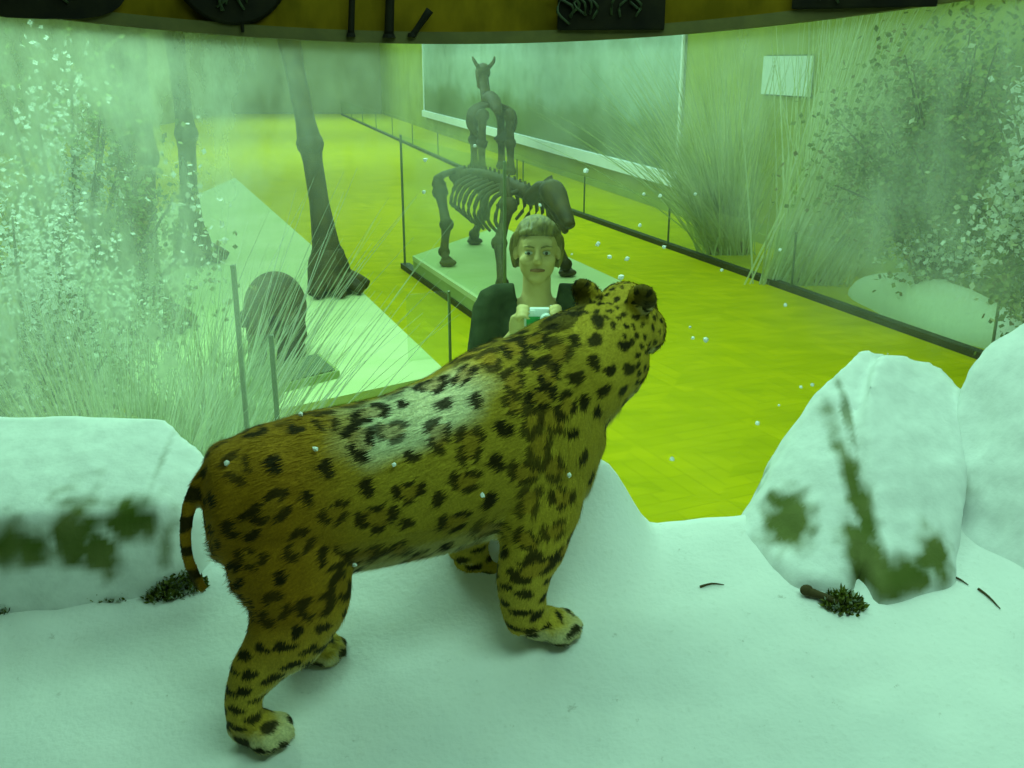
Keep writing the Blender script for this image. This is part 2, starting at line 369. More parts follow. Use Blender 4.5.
# ------------------------------------------------------------------ the jaguar
JO, JH = V(-.436, 1.72, 1.0), R(22)
def paw(bm, c, ang, s=1.0, n=V(0, 0, 1)):
    """a broad cat paw: pad, four toes"""
    d = V(math.cos(ang), math.sin(ang), 0); l = V(-d.y, d.x, 0)
    rot = Matrix((d, l, V(0, 0, 1))).transposed()
    ell(bm, c, (.058 * s, .044 * s, .032 * s), rot)
    for k, (a, e) in enumerate(((-.036, -.012), (-.013, .004), (.013, .004), (.036, -.012))):
        ell(bm, c + d * ((.048 + e) * s) + l * a * s + V(0, 0, -.006), (.028 * s, .0145 * s, .022 * s), rot)
def make_jaguar():
    bm = BM(); Y = (0, 1, 0)
    tube(bm, [V(-.140, 0, .478), V(-.112, 0, .476), V(-.03, 0, .465), V(.08, 0, .462), V(.2, 0, .465), V(.32, 0, .482), V(.45, 0, .517), V(.53, 0, .545), V(.60, 0, .578), V(.64, 0, .595)],
         [(.045, .06), (.10, .115), (.135, .145), (.138, .163), (.142, .168), (.147, .178), (.148, .2), (.14, .20), (.11, .135), (.06, .08)], seg=24, n=4)
    # neck
    tube(bm, [V(.47, 0, .565), V(.58, .0, .628), V(.68, .012, .675), V(.73, .02, .695)], [(.13, .15), (.12, .135), (.10, .115), (.085, .09)], seg=20, n=4)
    # near hind leg
    tube(bm, [V(-.0, -.06, .47), V(.0, -.075, .38), V(.005, -.09, .30), V(-.022, -.10, .235), V(-.075, -.10, .18), V(-.108, -.095, .125), V(-.112, -.09, .06)],
         [(.12, .06), (.118, .07), (.10, .066), (.08, .052), (.052, .038), (.036, .034), (.034, .034)], up=(0, 1, 0), seg=18, n=4)
    paw(bm, V(-.094, -.080, .036), R(-38), 1.0)
    # far hind leg
    tube(bm, [V(.02, .06, .46), V(.06, .08, .36), V(.085, .09, .27), V(.05, .09, .20), V(.01, .088, .13), V(.022, .087, .085)],
         [(.11, .06), (.10, .06), (.07, .05), (.042, .04), (.034, .034), (.034, .034)], up=(0, 1, 0), seg=18, n=4)
    paw(bm, V(.045, .085, .078), R(-12), 1.0)
    # near fore leg
    tube(bm, [V(.51, -.07, .50), V(.49, -.09, .40), V(.475, -.105, .33), V(.452, -.11, .27), V(.450, -.11, .205), V(.462, -.11, .15)],
         [(.11, .06), (.095, .06), (.072, .056), (.058, .05), (.048, .044), (.044, .042)], up=(0, 1, 0), seg=18, n=4)
    paw(bm, V(.500, -.098, .137), R(-30), 1.05)
    # far fore leg
    tube(bm, [V(.51, .07, .49), V(.475, .1, .39), V(.445, .125, .31), V(.425, .14, .25), V(.42, .145, .19)],
         [(.10, .06), (.085, .058), (.062, .05), (.05, .044), (.044, .042)], up=(0, 1, 0), seg=18, n=4)
    paw(bm, V(.445, .148, .168), R(-20), 1.0)
    # shoulder and haunch muscle
    ell(bm, (.51, -.07, .55), (.11, .07, .15)); ell(bm, (.48, .06, .56), (.11, .06, .13)); ell(bm, (.0, -.06, .46), (.12, .07, .13)); ell(bm, (.0, .06, .46), (.12, .07, .13))
    # tail
    tube(bm, [V(-.09, 0, .555), V(-.128, .0, .535), V(-.160, .0, .49), V(-.176, .0, .43), V(-.178, .0, .38), V(-.168, .0, .335), V(-.155, -.01, .305)], [.022, .017, .0135, .012, .0115, .011, .010], up=Y, seg=10, n=4)
    # head, in its own frame: x to the nose, z up
    hd, hp = R(44), R(-14)
    HM = Matrix.Translation(V(.728, .03, .722)) @ Matrix.Rotation(hd, 4, 'Z') @ Matrix.Rotation(hp, 4, 'Y')
    h = BM()
    ell(h, (0, 0, 0), (.095, .080, .075)); ell(h, (.02, 0, .025), (.07, .06, .06))
    ell(h, (.085, 0, -.018), (.062, .050, .043)); ell(h, (.125, 0, -.012), (.030, .040, .034)); ell(h, (.09, 0, -.05), (.058, .040, .026))
    for s in (-1, 1):
        ell(h, (.025, s * .052, -.022), (.055, .036, .045)); ell(h, (.118, s * .02, -.024), (.032, .024, .026)); ell(h, (.062, s * .034, .038), (.028, .022, .018))
        ell(h, (-.030, s * .058, .082), (.016, .032, .042), Matrix.Rotation(s * R(-25), 3, 'X') @ Matrix.Rotation(R(-15), 3, 'Y'))
    bmesh.ops.transform(h, matrix=HM, verts=h.verts)
    tmp = bpy.data.meshes.new('t'); h.to_mesh(tmp); h.free(); bm.from_mesh(tmp); bpy.data.meshes.remove(tmp)
    me = fused(bm, .0068, 5, .5)
    HI = HM.inverted()
    # rosettes: centres spread over the skin
    rnd = random.Random(11); vs = list(me.vertices); rnd.shuffle(vs)
    cents = []; kd0 = {}
    def cell(c, s=.055): return (int(c.x // s), int(c.y // s), int(c.z // s))
    for v in vs:
        c = v.co; h_ = HI @ c
        ishead = h_.x > -.10 and h_.length < .2
        low = c.z < .27
        gap = .019 if ishead else (.036 if low else .058)
        if c.x > .42 and c.z > .60 and not ishead: gap = .040
        ok = True; k = cell(c)
        for i in (-1, 0, 1):
            for j in (-1, 0, 1):
                for l in (-1, 0, 1):
                    for q, g in kd0.get((k[0] + i, k[1] + j, k[2] + l), ()):
                        if (q - c).length < min(g, gap): ok = False; break
        if not ok: continue
        kd0.setdefault(k, []).append((c.copy(), gap))
        ring = (not ishead) and (not low) and c.x < .55 and rnd.random() < .72
        rr = .0075 if ishead else (.013 if low else (.0300 if ring else .0165))
        cents.append((c.copy(), v.normal.copy(), rr * rnd.uniform(.82, 1.2), ring, rnd.uniform(0, 6.28), rnd.choice((2, 3, 3, 4)), rnd.uniform(.78, 1.0)))
    kd = KDTree(len(cents))
    for i, c in enumerate(cents): kd.insert(c[0], i)
    kd.balance()
    DARK, BASE, WARM, PALE, IN = (.022, .018, .003), (.54, .41, .035), (.40, .205, .008), (.80, .74, .40), (.36, .20, .012)
    ground_l = lambda c: .03 + .16 * c.x
    def coat(c, n):
        h_ = HI @ c
        hgt = c.z - ground_l(c)
        top = sstep(.52, .66, c.z)
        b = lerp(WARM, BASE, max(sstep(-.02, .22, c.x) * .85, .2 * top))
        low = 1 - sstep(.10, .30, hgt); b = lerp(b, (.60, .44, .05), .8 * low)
        back_glare = math.exp(-((c.x - .25) / .15) ** 2 - ((c.z - .625 - .25 * (c.x - .25)) / .055) ** 2) * sstep(.06, -.02, c.y) + .22 * noise.noise(c * 14)  # pale highlight along the near side of the back, painted into the coat
        b = lerp(b, (.84, .88, .52), .9 * sstep(.25, .75, back_glare))
        under = sstep(.25, .85, -n.z) * (1 if hgt > .12 else .5)
        b = lerp(b, PALE, .75 * under)
        if hgt < .075: b = lerp(b, PALE, .85 * (1 - sstep(.022, .046, hgt + .006 * noise.noise(c * 60))))
        dk = 0.0
        if h_.length < .22 and h_.x > -.03:
            # muzzle, lips, ear backs
            if h_.x > .105: dk = max(dk, .8 * sstep(.10, .135, h_.x + .02 * h_.z))
            if h_.z < -.055: b = lerp(b, PALE, .6)
            if h_.x > .02 and abs(h_.y) > .02 and -.03 < h_.z < .0: dk = max(dk, .35)
        if h_.z > .068 and abs(h_.y) > .045 and h_.x < .02:
            dk = max(dk, .78)
        if c.x < -.128:                       # tail rings
            if c.x < -.142 and c.z < .56:
                ph = math.sin(c.z * 115 + 2 * noise.noise(c * 20)); dk = max(dk, .95 * sstep(-.1, .35, ph))
        # rosettes, each shaped on the skin around its centre
        for co, i, dist in kd.find_n(c, 3):
            q, qn, rr, ring, ph, kk, br = cents[i]
            if n.dot(qn) < .2: continue
            d = c - q; d = d - qn * d.dot(qn)
            t1 = qn.cross(V(0, 0, 1)) if abs(qn.z) < .9 else qn.cross(V(1, 0, 0)); t1.normalize(); t2 = qn.cross(t1)
            x, y = d.dot(t1), d.dot(t2)
            if low > .35: x *= .62; y *= 1.35                # bars on the legs
            r = math.hypot(x, y); a = math.atan2(y, x)
            rad = rr * (1 + .20 * math.sin(2 * a + ph) + .10 * math.sin(3 * a + 2 * ph))
            if ring:
                w = 1 - sstep(.2, .34, abs(r / rad - .74))
                gap = sstep(-.9, -.6, math.sin(kk * a + ph))
                dk = max(dk, w * gap * br)
                if r < rad * .7: b = lerp(b, IN, .55)
            else:
                dk = max(dk, (1 - sstep(.75, 1.1, r / rad)) * (.75 + .25 * br))
        if top > .5 and abs(c.y) < .012 and .0 < c.x < .5: dk = max(dk, .5 * sstep(-.1, .3, math.sin(c.x * 90)))
        return lerp(b, DARK, min(dk, 1))
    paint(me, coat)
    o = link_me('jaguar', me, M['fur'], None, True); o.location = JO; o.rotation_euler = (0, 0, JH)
    tag(o, 'mounted spotted jaguar standing on the snow, head turned away to the right', 'big cat')
    # fur
    me.calc_loop_triangles()
    tris = [(t.area, t.vertices[:]) for t in me.loop_triangles]
    tot = sum(t[0] for t in tris); N = 80000
    verts, faces, cols, nrm = [], [], [], []
    co = [v.co.copy() for v in me.vertices]; no = [v.normal.copy() for v in me.vertices]
    for area, (a, b, c) in tris:
        k = area / tot * N; k = int(k) + (1 if rnd.random() < k - int(k) else 0)
        for _ in range(k):
            u, w = rnd.random(), rnd.random()
            if u + w > 1: u, w = 1 - u, 1 - w
            p = co[a] + (co[b] - co[a]) * u + (co[c] - co[a]) * w
            n = (no[a] * (1 - u - w) + no[b] * u + no[c] * w).normalized()
            hgt = p.z - ground_l(p); h_ = HI @ p
            flow = V(-1, 0, -.35) if hgt > .25 else V(-.3, 0, -1)
            if hgt < .07: flow = V(.6, -.4, -.5)
            if h_.length < .16: flow = (HM.to_3x3() @ V(-1, 0, 0))
            if p.x > .45 and p.z < .62 and hgt > .25: flow = V(-.35, 0, -1)
            t = flow - n * flow.dot(n)
            if t.length < .05: t = n.orthogonal()
            t.normalize()
            L = (.0165 if hgt > .25 else .010) * rnd.uniform(.6, 1.25)
            if -n.z > .3 and hgt > .2: L *= 1.6
            if h_.length < .17: L *= .5
            if p.x < -.14 and p.z < .52: L *= .3
            d = (t + n * rnd.uniform(.08, .30) + V(rnd.gauss(0, .12), rnd.gauss(0, .12), rnd.gauss(0, .12))).normalized()
            s = d.cross(n)
            if s.length < .05: continue
            s = s.normalized() * .0012
            i = len(verts); tip = p + d * L
            verts += [p - s, p + s, tip]; faces.append((i, i + 1, i + 2))
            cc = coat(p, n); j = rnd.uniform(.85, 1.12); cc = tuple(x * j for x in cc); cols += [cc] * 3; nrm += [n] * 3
    fm = bpy.data.meshes.new('fur'); fm.from_pydata(verts, [], faces); fm.update()
    at = fm.color_attributes.new('Col', 'FLOAT_COLOR', 'POINT')
    at.data.foreach_set('color', [x for c in cols for x in (*c, 1.0)])
    fm.polygons.foreach_set('use_smooth', [True] * len(fm.polygons))
    fm.normals_split_custom_set_from_vertices([tuple(n) for n in nrm])
    f = link_me('fur', fm, M['fur'], o); f['kind'] = 'stuff'
    # eyes, nose
    for s in (-1, 1):
        b = BM(); ell(b, HM @ V(.078, s * .040, .028), .011); e = link_mesh('eye', b, M['eye'], o, True)
    b = BM(); ell(b, HM @ V(.152, 0, .004), (.012, .02, .013), (Matrix.Rotation(hd, 3, 'Z') @ Matrix.Rotation(hp, 3, 'Y'))); link_mesh('nose', b, M['nose'], o, True)
    return o
jaguar = make_jaguar()
def dust_fleck(p, r):
    b = BM(); bmesh.ops.create_icosphere(b, subdivisions=1, radius=r)
    for v in b.verts: v.co *= random.uniform(.7, 1.25)
    bmesh.ops.translate(b, vec=p, verts=b.verts)
    return link_mesh('dust_speck', b, M['fleck'])
dg = bpy.context.evaluated_depsgraph_get(); dg.update()
for (px, py, w) in [(393, 465, 'on the lower ribs'), (315, 452, 'high on the hip'), (352, 560, 'at the belly fold'), (302, 420, 'on the rump'), (228, 466, 'nearest the tail'), (566, 472, 'on the shoulder'), (480, 492, 'behind the elbow')]:
    d = ray(px, py).normalized(); mi = jaguar.matrix_world.inverted()
    bpy.context.view_layer.update(); mi = (Matrix.Translation(JO) @ Matrix.Rotation(JH, 4, 'Z')).inverted()
    ok, loc, nn, ix = jaguar.ray_cast(mi @ V(0, 0, CAM_H), mi.to_3x3() @ d)
    if ok:
        o = dust_fleck(mi.inverted() @ (loc + nn * .012), .0055)  # dust of the front glass, modelled as specks on the fur
        tag(o, 'tiny white dust speck set on the jaguar fur ' + w, 'dust speck', 'dust specks on the fur')

for (px, py, q) in [(475, 146, 3), (540, 205, 3), (586, 171, 4), (644, 194, 3), (660, 196, 3), (695, 194, 3), (598, 244, 4), (572, 254, 2), (610, 257, 4), (627, 259, 4), (621, 277, 5), (722, 270, 3), (640, 225, 3), (693, 338, 3), (706, 340, 5), (690, 327, 2), (664, 247, 3), (785, 305, 3), (812, 385, 3), (801, 387, 3), (779, 405, 2), (757, 423, 4), (672, 459, 4), (780, 250, 3), (425, 160, 4), (424, 192, 3)]:
    rr = ray(px, py); y = 2.8
    for _ in range(12): y = arc(rr.x * y / rr.y, -.003)
    o = dust_fleck(V(0, 0, CAM_H) + rr * (y / rr.y), .0019 * q)  # dust of the front glass, modelled as specks on the back pane
    tag(o, 'tiny white dust speck set on the back glass in front of the hall', 'dust speck', 'dust specks on the glass')
# ------------------------------------------------------------------ moss and twigs on the snow
def moss(name, p, size, n, label, rz, cat='moss'):
    b = BM(); lay = b.verts.layers.float_color.new('Col'); rnd = random.Random(int(p.x * 1000))
    def leaf(c, d, L, w, col):
        s = d.cross(V(rnd.gauss(0, 1), rnd.gauss(0, 1), rnd.gauss(0, 1))).normalized() * w
        vs = [b.verts.new(c - s * .4), b.verts.new(c + d * L * .5 + s), b.verts.new(c + d * L), b.verts.new(c + d * L * .5 - s)]
        for v in vs: v[lay] = (*col, 1)
        b.faces.new(vs)
    for _ in range(n):
        a = rnd.uniform(0, 6.28); r = math.sqrt(rnd.random())
        x, y = r * math.cos(a) * size[0], r * math.sin(a) * size[1]
        X, Y = x * math.cos(rz) - y * math.sin(rz), x * math.sin(rz) + y * math.cos(rz)
        hz = size[2] * (1 - r * r) * rnd.random()
        c = V(p.x + X, p.y + Y, ground_z(p.x + X, p.y + Y) + hz)
        d = V(rnd.gauss(0, .6), rnd.gauss(0, .6), rnd.uniform(.1, 1)).normalized()
        col = rnd.choice(((.10, .13, .015), (.16, .19, .02), (.05, .06, .01), (.22, .24, .05), (.45, .5, .35)))
        leaf(c, d, rnd.uniform(.008, .02), rnd.uniform(.002, .005), col)
    me = bpy.data.meshes.new(name); b.to_mesh(me); b.free()
    return tag(link_me(name, me, M['leaf']), label, cat)
def on_ground(px, py):
    r = ray(px, py); t = .8
    for _ in range(1500):
        q = V(0, 0, CAM_H) + r * t
        if q.z < ground_z(q.x, q.y): break
        t += .001
    return q
moss('moss_clump', on_ground(176, 588), (.072, .03, .042), 900, 'green moss clump on the snow under the jaguar tail', R(8))
moss('moss_clump', on_ground(843, 606), (.042, .026, .03), 520, 'green moss tuft on the snow below the boulder', R(-10))
moss('moss_clump', on_ground(2, 606), (.04, .03, .03), 380, 'small moss clump cut by the left edge, below the ledge', 0)
moss('moss_clump', on_ground(112, 597), (.05, .012, .012), 120, 'thin scrap of moss at the foot of the ledge', R(5))
b = BM(); p = on_ground(806, 596); q = on_ground(838, 608); tube(b, [p + V(0, 0, .012), (p + q) / 2 + V(0, 0, .014), q + V(0, 0, .012)], [.011, .008, .007], seg=8, n=3)
ell(b, p + V(0, 0, .014), (.014, .012, .012)); tag(link_mesh('twig', b, M['twig'], None, True), 'short thick mossy twig lying beside the moss tuft below the boulder', 'twig')
for (a, c, lab) in (((948, 577), (968, 586), 'thin dark twig on the snow right of the boulder'), ((978, 590), (1000, 610), 'hair-thin twig on the snow at the far right'), ((700, 588), (724, 586), 'hair-thin twig on the snow left of the moss tuft')):
    b = BM(); p, q = on_ground(*a), on_ground(*c); tube(b, [p + V(0, 0, .003), (p + q) / 2 + V(0, .004, .006), q + V(0, 0, .003)], [.0028, .0022, .001], seg=6, n=3)
    tag(link_mesh('twig', b, M['twig']), lab, 'twig')

# ------------------------------------------------------------------ the museum hall behind the glass
bm = BM(); box(bm, (2, 22, -.05), (40, 52, .1)); structure(link_mesh('floor', bm, M['parquet']), 'yellow parquet floor of the hall')
W0, WD = V(2.756, 14.60, 0), V(-.273, 1, 0).normalized()      # the long wall on the right
WN = V(-WD.y, WD.x, 0)                                         # its face, towards the room
def wall_pt(s, off=0.0, z=0.0): return W0 + WD * s + WN * off + V(0, 0, z)
def wall_hit(px, py, off=0.0):
    r = ray(px, py); n = WN; o = W0 + WN * off; t = n.dot(o - V(0, 0, CAM_H)) / n.dot(r); return V(0, 0, CAM_H) + r * t
def slab(bm, s0, s1, o0, o1, z0, z1): prism(bm, [wall_pt(s0, o0), wall_pt(s1, o0), wall_pt(s1, o1), wall_pt(s0, o1)][::1], z0, z1)
bm = BM(); slab(bm, -12, 33, -.2, 0, 0, 5.0); bmesh.ops.recalc_face_normals(bm, faces=bm.faces); structure(link_mesh('wall_right', bm, M['wall']), 'long olive wall of the hall')
bm = BM(); slab(bm, -12, 33, 0, .03, 0, .12); bmesh.ops.recalc_face_normals(bm, faces=bm.faces); structure(link_mesh('baseboard_right', bm, M['wall']))
bm = BM(); box(bm, (-4, 46, 2.5), (34, .2, 5)); structure(link_mesh('wall_back', bm, M['farwall']), 'far wall of the hall')
bm = BM(); box(bm, (-13, 22, 2.5), (.2, 48, 5)); structure(link_mesh('wall_left', bm, M['farwall']))

# framed picture on the wall
A, B = wall_hit(424, 108, .05), wall_hit(677, 187, .05)
sA, sB = (A - W0).dot(WD), (B - W0).dot(WD); zlo = B.z
pic = thing('framed_picture', 'large framed woodland picture with pale rail, hung on the olive wall', 'picture', wall_pt((sA + sB) / 2, 0, zlo))
def pobj(name, bm, m):
    bmesh.ops.recalc_face_normals(bm, faces=bm.faces); bmesh.ops.translate(bm, vec=-pic.location, verts=bm.verts); return link_mesh(name, bm, m, pic)
zA = A.z
def picture_mat():
    m, nt, out = new_mat('woodland_print')
    co = coords(nt, (1, 1, 1)); sep = nt.nodes.new('ShaderNodeSeparateXYZ'); lnk(nt, co, sep.inputs[0])
    n = noisetex(nt, co, .7, 6, .6); n2 = noisetex(nt, coords(nt, (1, .35, .5)), 2.2, 6, .7)
    ad = nt.nodes.new('ShaderNodeMath'); ad.operation = 'MULTIPLY_ADD'; ad.inputs[1].default_value = 1.2
    lnk(nt, n, ad.inputs[0]); lnk(nt, sep.outputs[2], ad.inputs[2])
    mr = nt.nodes.new('ShaderNodeMapRange'); mr.inputs[1].default_value = .5; mr.inputs[2].default_value = 2.6; lnk(nt, ad.outputs[0], mr.inputs[0])
    c1 = ramp(nt, [(.0, (.10, .14, .03)), (.45, (.16, .22, .09)), (.62, (.36, .46, .40)), (1, (.55, .66, .66))], mr.outputs[0])
    c = mixc(nt, .6, c1, ramp(nt, [(.35, (.55, .6, .5)), (.6, (1, 1, 1))], n2), 'MULTIPLY')
    s = bsdf(nt, c, .5, .3); lnk(nt, s.outputs[0], out.inputs[0]); return m
M['print'] = picture_mat()
bm = BM(); slab(bm, sA, sB, .0, .04, zlo, zlo + 3.0); pobj('print', bm, M['print'])
# the sill follows the sloping lower edge seen in the photograph
def sbar(s0, z0, s1, z1, h, o0, o1):
    bm = BM(); vs = []
    for s, z in ((s0, z0), (s1, z1)):
        for o in (o0, o1):
            for dz in (0, h): p = wall_pt(s, o, z + dz); vs.append(bm.verts.new(p))
    bmesh.ops.convex_hull(bm, input=vs); return bm
pobj('bottom_rail', sbar(sA, zlo, sB, zlo, .20, .0, .13), M['paleframe'])
pobj('side_rail', sbar(sB - .0, zlo, sB + .06, zlo, 3.0, .0, .07), M['paleframe'])
pobj('side_rail', sbar(sA - .08, zlo, sA, zlo, 3.0, .0, .07), M['paleframe'])
pobj('top_rail', sbar(sA, zlo + 3.0, sB, zlo + 3.0, .12, .0, .1), M['paleframe'])
# notice board
c = [wall_hit(764, 52, .04), wall_hit(812, 60, .04), wall_hit(810, 99, .04), wall_hit(763, 92, .04)]
nb = thing('notice_board', 'small blank white notice board on the olive wall', 'sign', (c[0] + c[2]) / 2)
s0, s1 = (c[0] - W0).dot(WD), (c[1] - W0).dot(WD); zz0, zz1 = c[2].z, c[0].z
bm = BM(); slab(bm, s0, s1, .012, .04, (c[2].z + c[3].z) / 2, (c[0].z + c[1].z) / 2); bmesh.ops.recalc_face_normals(bm, faces=bm.faces); bmesh.ops.translate(bm, vec=-nb.location, verts=bm.verts); link_mesh('board', bm, M['white'], nb)
bm = BM(); slab(bm, s0 - .015, s1 + .015, 0, .012, (c[2].z + c[3].z) / 2 - .015, (c[0].z + c[1].z) / 2 + .015); bmesh.ops.recalc_face_normals(bm, faces=bm.faces); bmesh.ops.translate(bm, vec=-nb.location, verts=bm.verts); link_mesh('backing', bm, M['edge'], nb)

# glass barriers
def barrier(label, a, b, h, n, chan=.05, post=.02):
    a, b = Vector(a), Vector(b); d = b - a; L = d.length; d.normalize(); nn = V(-d.y, d.x, 0); ang = math.atan2(d.y, d.x)
    t = thing('glass_barrier', label, 'barrier', a, ang)
    bm = BM(); box(bm, (L / 2, 0, .03), (L, chan, .06)); link_mesh('channel', bm, M['dark'], t)
    for k in range(n):
        x0, x1 = L * k / n, L * (k + 1) / n
        bm = BM(); box(bm, ((x0 + x1) / 2, 0, h / 2 + .05), (x1 - x0 - .012, .012, h)); link_mesh('pane', bm, M['glass'], t)
    for k in range(n + 1):
        bm = BM(); box(bm, (L * k / n, 0, h / 2 + .03), (post, .022, h + .06), None, .004); link_mesh('post', bm, M['edge'], t)
    return t
barrier('low glass barrier in a dark floor rail, from the right rocks to the small skeleton', G(990, 362), G(523, 196), .55, 4, .09, .016)
barrier('far stretch of the dark-railed glass barrier, running on behind the small skeleton', G(517, 194), G(342, 115), .55, 8, .09, .016)
barrier('tall glass panel beside the white plinth of the standing skeleton', G(405, 268), G(505, 338), 1.42, 1, .10, .028)

def plinth(name, poly, h, label, cat='plinth', lip=None):
    c = sum(poly, V(0, 0, 0)) / len(poly); c.z = 0
    t = thing(name, label, cat, c)
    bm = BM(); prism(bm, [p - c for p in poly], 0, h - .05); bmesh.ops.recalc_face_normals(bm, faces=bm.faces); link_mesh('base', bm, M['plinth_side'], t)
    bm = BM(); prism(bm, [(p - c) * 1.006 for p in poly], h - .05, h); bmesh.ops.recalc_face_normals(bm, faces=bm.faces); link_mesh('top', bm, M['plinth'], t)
    return t
HA, HB = .22, .28
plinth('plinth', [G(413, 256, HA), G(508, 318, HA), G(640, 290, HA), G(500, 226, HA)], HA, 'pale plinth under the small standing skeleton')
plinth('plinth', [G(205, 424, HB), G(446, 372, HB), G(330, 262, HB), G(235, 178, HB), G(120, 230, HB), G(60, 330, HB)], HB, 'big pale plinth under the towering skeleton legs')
# label rail lying on the big plinth
bm = BM(); a, b_ = G(262, 398, HB), G(340, 378, HB); d = (b_ - a); ang = math.atan2(d.y, d.x)
t = thing('label_rail', 'low slanted green label rail on the front edge of the big plinth', 'label rail', a + V(0, 0, .0), ang)
prismv = [(0, 0), (.0, .20), (.10, .20)]
vs = []
for x in (0, d.length):
    for (y, z) in ((0, 0), (.22, 0), (.22, .12), (.0, .05)): vs.append(bm.verts.new((x, y, z)))
bmesh.ops.convex_hull(bm, input=vs); link_mesh('body', bm, M['plinth_side'], t)
bm = BM(); vs = []
for x in (.03, d.length - .03):
    for (y, z) in ((.01, .056), (.21, .1195), (.21, .128), (.01, .064)): vs.append(bm.verts.new((x, y, z)))
bmesh.ops.convex_hull(bm, input=vs); link_mesh('plate', bm, M['edge'], t)
# slim glass posts with pale edges
def glass_fin(label, foot, h, w=.5, ang=0):
    t = thing('glass_screen', label, 'glass panel', foot, ang)
    bm = BM(); box(bm, (-w / 2, 0, h / 2), (w, .012, h)); link_mesh('pane', bm, M['glass'], t)
    bm = BM(); box(bm, (0, 0, h / 2), (.016, .02, h)); link_mesh('edge_strip', bm, M['edge'], t)
    bm = BM(); box(bm, (-w / 2, 0, .02), (w, .05, .04)); link_mesh('foot', bm, M['dark'], t)
    return t
q = P(233, 265, 3.25); glass_fin('tall dark-edged glass screen rising behind the jaguar rump', V(q.x, q.y, 0), q.z, .5, R(8))
q = P(271, 335, 3.2); glass_fin('shorter glass screen right of the tall one, behind the jaguar back', V(q.x, q.y, 0), q.z, .10, R(8))
fp = G(451, 395); glass_fin('slim glass panel at the right corner of the big plinth', fp, .75, .3, R(20))

# ---------------------------------------------------------------- skeletons
def bone(bm, a, b, r0, r1, knob=1.35, seg=8):
    a, b = Vector(a), Vector(b); m = (a + b) / 2
    tube(bm, [a, a.lerp(b, .15), m, a.lerp(b, .85), b], [r0 * knob, r0, (r0 + r1) * .42, r1, r1 * knob], seg=seg, n=2)
    ell(bm, a, r0 * knob * 1.05, None, 8, 6); ell(bm, b, r1 * knob * 1.05, None, 8, 6)
def small_skeleton():
    f1, f2, f3, f4 = G(447, 266, HA), G(474, 244, HA), G(498, 300, HA), G(566, 276, HA)
    c = (f1 + f2 + f3 + f4) / 4; c.z = HA
    t = thing('animal_skeleton', 'dark four-legged animal skeleton standing on the small pale plinth', 'skeleton', c)
    rear, fore = (f1 + f2) / 2 - c, (f3 + f4) / 2 - c; rear.z = fore.z = 0
    ax = (fore - rear).normalized(); sd = V(-ax.y, ax.x, 0)
    hh = .86
    hip, sho = rear * .92 + V(0, 0, hh), fore * .9 + V(0, 0, hh - .04)
    b = BM(); sp = [hip - ax * .22 + V(0, 0, -.1), hip, hip.lerp(sho, .33) + V(0, 0, .07), hip.lerp(sho, .66) + V(0, 0, .07), sho + V(0, 0, .04)]
    tube(b, sp, [.03, .07, .07, .07, .075], seg=10, n=5)
    pts, _ = catmull(sp, [.05] * 5, 5)
    for q in pts[3:]: tube(b, [q, q + V(0, 0, .1) - ax * .03], [.02, .012], seg=6)
    link_mesh('spine', b, M['bone'], t, True)
    b = BM()
    for k in range(9):
        q = hip.lerp(sho, .25 + .085 * k) + V(0, 0, .07); w = .30 + .04 * math.sin(k / 8 * 3.1); dp = .42 + .12 * math.sin(k / 8 * 2.6)
        for s in (-1, 1):
            tube(b, [q, q + sd * s * w * .75 + V(0, 0, -.08), q + sd * s * w + V(0, 0, -.28), q + sd * s * w * .7 + V(0, 0, -dp * .8)], [.022, .022, .02, .015], seg=6, n=3)
    link_mesh('ribcage', b, M['bone'], t, True)
    b = BM()
    for s in (-1, 1):
        tube(b, [hip + sd * s * .08 + V(0, 0, .06), hip + sd * s * .25 + V(0, 0, -.02) - ax * .06, hip + sd * s * .22 + V(0, 0, -.2)], [(.10, .03), (.12, .04), (.06, .06)], seg=8, n=3)
    ell(b, hip, (.15, .12, .1)); link_mesh('pelvis', b, M['bone'], t, True)
    for foot, top, back in ((f1, hip, 1), (f2, hip, 1), (f3, sho, -1), (f4, sho, -1)):
        f = foot - c; f.z = .0; s = 1 if f.dot(sd) > 0 else -1
        h0 = top + sd * s * .26 + V(0, 0, -.16)
        if back < 0: h0 = top + sd * s * .22 + V(0, 0, -.05)
        kn = h0.lerp(f, .45) + ax * (.10 * back) + V(0, 0, .02); an = h0.lerp(f, .82) - ax * (.05 * back)
        b = BM(); bone(b, h0, kn, .062, .055); bone(b, kn, an, .052, .045); bone(b, an, f + V(0, 0, .04), .045, .05)
        ell(b, f + V(0, 0, .04) + ax * .03, (.09, .075, .04))
        if back < 0: tube(b, [h0 + V(0, 0, .2) - ax * .1, h0], [(.03, .12), (.04, .06)], seg=8)
        link_mesh('leg', b, M['bone'], t, True)
    nk = [sho, sho + ax * .22 + V(0, 0, .12), sho + ax * .38 + V(0, 0, .10)]
    b = BM(); tube(b, nk, [.075, .065, .06], seg=10, n=4); link_mesh('neck', b, M['bone'], t, True)
    q = nk[-1]; b = BM(); tube(b, [q - ax * .04, q + ax * .1 + V(0, 0, .0), q + ax * .3 + V(0, 0, -.14), q + ax * .42 + V(0, 0, -.24)], [(.08, .09), (.11, .12), (.07, .08), (.05, .05)], seg=12, n=4)
    tube(b, [q + ax * .06 + V(0, 0, -.12), q + ax * .34 + V(0, 0, -.3)], [.04, .03], seg=8); link_mesh('skull', b, M['bone'], t, True)
small_skeleton()
